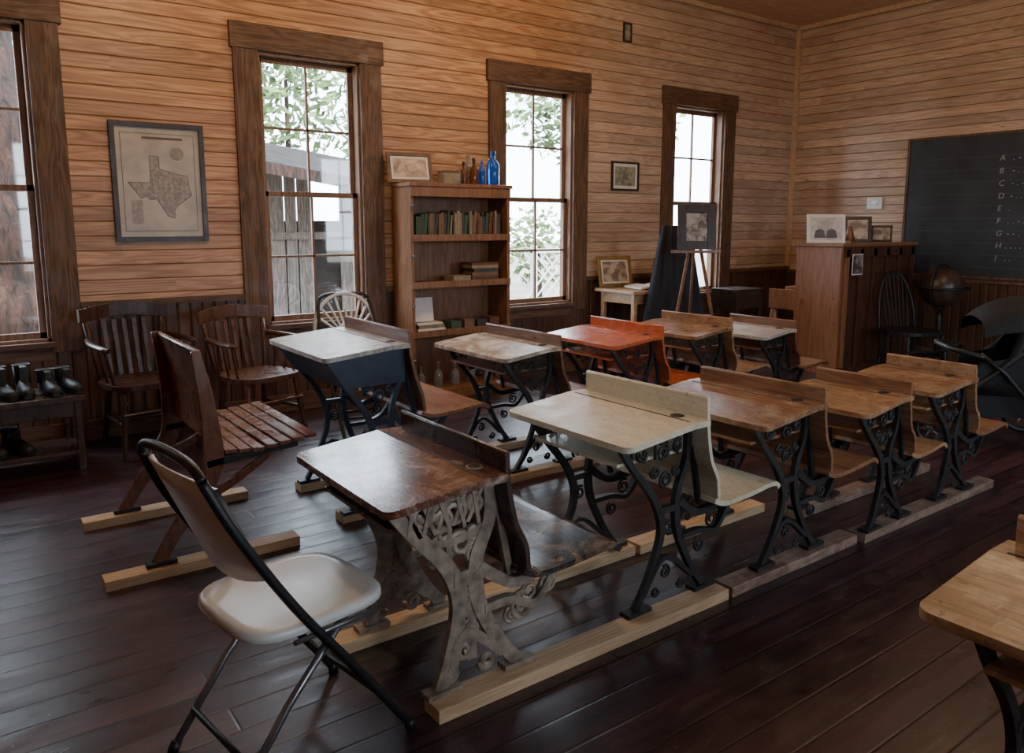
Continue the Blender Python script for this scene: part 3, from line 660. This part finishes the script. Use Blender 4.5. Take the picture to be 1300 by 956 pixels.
picture('sepia_photograph',.36,.28,(6.93,4.35,zp),(math.radians(-10),0,math.radians(-42)),'paper','ph4',.03,0,people,.01)
picture('framed_photo',.26,.26,(7.50,4.36,zp),(math.radians(-10),0,math.radians(-48)),'bframe','ph2',.03,0)
picture('framed_photo',.20,.17,(7.85,4.3,zp),(math.radians(-12),0,math.radians(-60)),'bframe','ph2',.02,0)
b=Bd('pinned_photo'); b.box(7.0,7.16,Ya-.006,Ya-.001,.98,1.16,'ph1'); b.box(6.99,7.17,Ya-.0045,Ya-.0005,.97,1.17,'paper'); b.finish()
b=Bd('metronome'); b.prism([(-.05,-.05,0),(.05,-.05,0),(.05,.05,0),(-.05,.05,0)],(0,0,.02),'piano'); b.tube([(0,0,.02),(0,0,.16)],[.055,.02],'piano',4); b.finish((7.22,4.28,zp))
b=Bd('stacked_hymnals'); 
for i in range(3): b.obox((0,0,.015+.03*i),(.26,.18,.028),'bk%d'%(i+1),(0,0,.1*i))
b.finish((8.0,4.47,zp))

# blackboard
par=bpy.data.objects.new('blackboard',None); SC.collection.objects.link(par)
b=Bd('slate_panel'); YB0,YB1,ZB0,ZB1=1.5,4.39,.93,2.33
b.box(XE-.02,XE-.001,YB0,YB1,ZB0,ZB1,'board'); f=.025
b.box(XE-.03,XE-.001,YB0-f,YB1+f,ZB1,ZB1+f,'casing'); b.box(XE-.06,XE-.001,YB0-f,YB1+f,ZB0-f,ZB0,'casing'); b.box(XE-.03,XE-.001,YB1,YB1+f,ZB0,ZB1,'casing'); b.box(XE-.03,XE-.001,YB0-f,YB0,ZB0,ZB1,'casing')
for k in range(10): z=1.02+.122*k; b.box(XE-.0215,XE-.0199,YB0+.1,YB1-.12,z,z+.003,'staff')
b.finish(parent=par)
def chalk(txt,y,z,s=.078):
    c=bpy.data.curves.new('chalk_writing','FONT'); c.body=txt; c.size=s; c.extrude=.0004; c.shear=.15; c.materials.append(M['chalk'])
    o=bpy.data.objects.new('chalk_writing',c); SC.collection.objects.link(o); o.location=(XE-.023,y,z); o.rotation_euler=(math.pi/2,0,-math.pi/2); o.parent=par
code=dict(A='. -',B='- . . .',C='- . - .',D='- . .',E='.',F='. . - .',G='- - .',H='. . . .',I='. .')
for i,k in enumerate(code): chalk(k,3.50-.004*i,2.07-.122*i); chalk(code[k],3.38,2.07-.122*i,.085)
for i,k in enumerate('JKLMNOPQS'): chalk(k,3.08-.1,2.07-.122*i); chalk('- . -',2.86,2.07-.122*i,.085)
b=Bd('thermostat'); b.box(XE-.03,XE-.001,4.66,4.84,1.62,1.75,'white'); b.box(XE-.034,XE-.03,4.71,4.79,1.67,1.72,'steel'); b.finish(bevel=.006)

# globe on stand
b=Bd('floor_globe'); b.lathe([(.20*math.sin(math.pi*k/14),-.20*math.cos(math.pi*k/14)) for k in range(15)],(0,0,.84),'globe',24)
b.tube([(.225*math.cos(a),0,.84+.225*math.sin(a)) for a in [2*math.pi*k/28 for k in range(28)]],.01,'black',8,True)
b.tube([(.24*math.cos(a),.24*math.sin(a),.84) for a in [2*math.pi*k/28 for k in range(28)]],.012,'black',8,True)
b.tube([(0,0,.62),(0,0,.5),(0,0,.3),(0,0,.15)],[.02,.03,.018,.03],'black',12)
for k in range(3):
    a=2.1*k; b.tube(cr([(0,0,.2),(.12*math.cos(a),.12*math.sin(a),.14),(.24*math.cos(a),.24*math.sin(a),.012)],5),.014,'black')
b.finish((7.85,3.66,0))

# stroller: local +x = front
b=Bd('baby_stroller')
def wheel(x,y,r):
    b.tube([(x+(r-.018)*math.cos(a),y,r+(r-.018)*math.sin(a)) for a in [2*math.pi*k/20 for k in range(20)]],.018,'black',8,True)
    for k in range(5): a=2*math.pi*k/5; b.cyl((x,y,r),(x+(r-.02)*math.cos(a),y,r+(r-.02)*math.sin(a)),.005,'steel',seg=6)
    b.cyl((x,y-.02,r),(x,y+.02,r),.02,'black')
for s in (-1,1):
    wheel(.40,s*.2,.10); wheel(-.30,s*.26,.13)
    b.tube([(.40,s*.2,.1),(.14,s*.24,.42),(-.28,s*.25,.80),(-.42,s*.25,.96)],.015,'black'); b.tube([(-.30,s*.26,.13),(.0,s*.25,.5),(.15,s*.25,.62)],.015,'black')
    b.prism([(-.22,s*.22,.85),(-.2,s*.22,.46),(.16,s*.22,.44),(.14,s*.22,.56),(-.06,s*.22,.60)],(0,.012,0),'pram')
b.tube(cr([(-.42,-.25,.96),(-.47,-.2,1.0),(-.47,.2,1.0),(-.42,.25,.96)],4),.018,'black')
b.tube(cr([(.13,-.25,.6),(.3,-.18,.64),(.3,.18,.64),(.13,.25,.6)],5),.02,'black')
b.cyl((-.30,-.26,.13),(-.30,.26,.13),.012,'black'); b.cyl((.14,-.24,.42),(.14,.24,.42),.012,'black')
b.ribbon([(-.26,.90),(-.2,.6),(-.10,.44),(.18,.43),(.28,.2),(.40,.17)],.035,-.21,.21,'pram')
mi=b.mi('pram'); rows=[]
for i in range(11):
    a=math.radians(35+i*12); rows.append([b.bm.verts.new((-.14+.34*math.cos(a),.25*math.cos(t),.66+.32*math.sin(a)*(.35+.65*math.sin(t)**.6))) for t in [math.pi*k/12 for k in range(13)]])
for A,B_ in zip(rows,rows[1:]):
    for k in range(12): b.face([A[k],A[k+1],B_[k+1],B_[k]],mi,True)
b.prism([(-.25,-.2,.34),(.16,-.2,.34),(.12,-.2,.2),(-.22,-.2,.2)],(0,.4,0),'pram')
b.finish((5.64,2.26,0),math.radians(130))

# ---------------------------------------------------------------- warm fill lamps, added out of view to brighten walls and ceiling
def clamp_(x,y,pw):
    b=Bd('fill_lamp'); b.lathe([(.05,0),(.06,-.02),(.01,-.03),(.01,-.30),(.04,-.31),(.05,-.36)],(0,0,0),'white',24)
    b.lathe([(.03,-.362),(.055,-.40),(.055,-.43),(.03,-.465),(.005,-.475)],(0,0,0),'bulb',20); b.finish((x,y,ZC))
    L=bpy.data.lights.new('bulb','POINT'); L.shadow_soft_size=.08; L.energy=pw; L.color=(1,.72,.44)
    o=bpy.data.objects.new('fill_light',L); SC.collection.objects.link(o); o.location=(x,y,ZC-.58)
clamp_(1.3,3.9,62); clamp_(3.7,4.1,52); clamp_(5.6,2.1,34)

# ---------------------------------------------------------------- outside
one('ground',-40,60,-40,60,-.5,-.35,'ground')
b=Bd('tree_trunk_outside'); P=cr([(.30,8.2,-.4),(.34,8.2,.6),(.34,8.25,2.4),(.2,8.3,5),(.1,8.4,8)],8)
b.tube(P,[.42-.14*min(1,i/len(P))+.03*math.sin(i*1.7) for i in range(len(P))],'bark',20)
b.tube(cr([(.3,8.2,2.0),(.8,8.3,2.9),(1.6,8.5,3.8)],6),[.12]*13,'bark',10); b.finish()
def foliage(name,cl,n,s=.09):
    b=Bd(name); mi=b.mi('leaf')
    for (cx,cy,cz,r) in cl:
        for k in range(n):
            d=Vector((random.gauss(0,1),random.gauss(0,1),random.gauss(0,1))).normalized()*r*random.random()**.4; c=Vector((cx,cy,cz))+d
            u=Vector((random.gauss(0,1),random.gauss(0,1),random.gauss(0,1))).normalized(); w=u.orthogonal().normalized(); q=s*random.uniform(.6,1.4)
            b.face([b.bm.verts.new(c+u*q),b.bm.verts.new(c+w*q*.5),b.bm.verts.new(c-u*q),b.bm.verts.new(c-w*q*.5)],mi)
        b.tube([(cx,cy,-.4),(cx,cy,cz)],[.12,.04],'bark',8)
    b.finish()
foliage('leafy_trees',[(4.2,17,4.2,1.7),(6.3,17,4.6,2.1),(9.6,15.5,4.6,1.7),(-1.5,14,4.5,2.2),(14,16.5,4.6,1.6),(18.5,19,5,1.8)],1300,.15)
foliage('shrubs',[(10.6,13.6,1.0,.9),(8.2,13.0,2.6,.8)],500,.10)
b=Bd('old_shed'); sx0,sx1,sy,se=3.1,6.0,10.2,2.25
x=sx0; k=0
while x<sx1:
    w=.17+.03*(k%3)
    if not (k in (5,6)): b.box(x,x+w-.02,sy,sy+.03,-.35,se-.5*(x-sx0)/2.9,'shed')
    x+=w; k+=1
b.box(sx0,sx1,sy+.05,sy+2.0,-.35,se-.75,'dark'); b.box(sx0,sx1,sy-.03,sy,1.25,1.35,'shed')
b.prism([(sx0-.4,sy-.9,se-.05),(sx1+.4,sy-.9,se-.55),(sx1+.4,sy+2.0,se+.1),(sx0-.4,sy+2.0,se+.6)],(0,0,.05),'shedroof')
b.prism([(sx0-.4,sy-.92,se-.14),(sx1+.4,sy-.92,se-.64),(sx1+.4,sy-.92,se-.50),(sx0-.4,sy-.92,se+.0)],(0,.03,0),'bark')
for x,zt_ in ((sx0-.2,se-.15),(sx0+1.6,se-.42),(sx1,se-.62)): b.box(x,x+.1,sy-.85,sy-.75,-.35,zt_,'bark')
b.finish()
b=Bd('lattice_fence')
for i in range(16): x=9.5+i*.22; b.obox((x,12,.45),(.03,.02,1.3),'wht',(0,.78,0)); b.obox((x,12.02,.45),(.03,.02,1.3),'wht',(0,-.78,0))
b.box(9.2,13.2,11.98,12.05,.9,.98,'wht'); b.box(9.2,13.2,11.98,12.05,-.05,.03,'wht')
for x in (9.2,11.2,13.1): b.box(x,x+.1,11.95,12.05,-.4,1.05,'wht')
b.finish()

w=bpy.data.worlds.new('sky'); SC.world=w; w.use_nodes=True; nt=w.node_tree; bg=nt.nodes['Background']
bg.inputs[0].default_value=(.72,.85,1.0,1); bg.inputs[1].default_value=17
L=bpy.data.lights.new('sun','SUN'); L.energy=16; L.angle=.01; L.color=(1,.93,.82)
o=bpy.data.objects.new('sun',L); SC.collection.objects.link(o); o.rotation_euler=(math.radians(22),math.radians(-10),0)
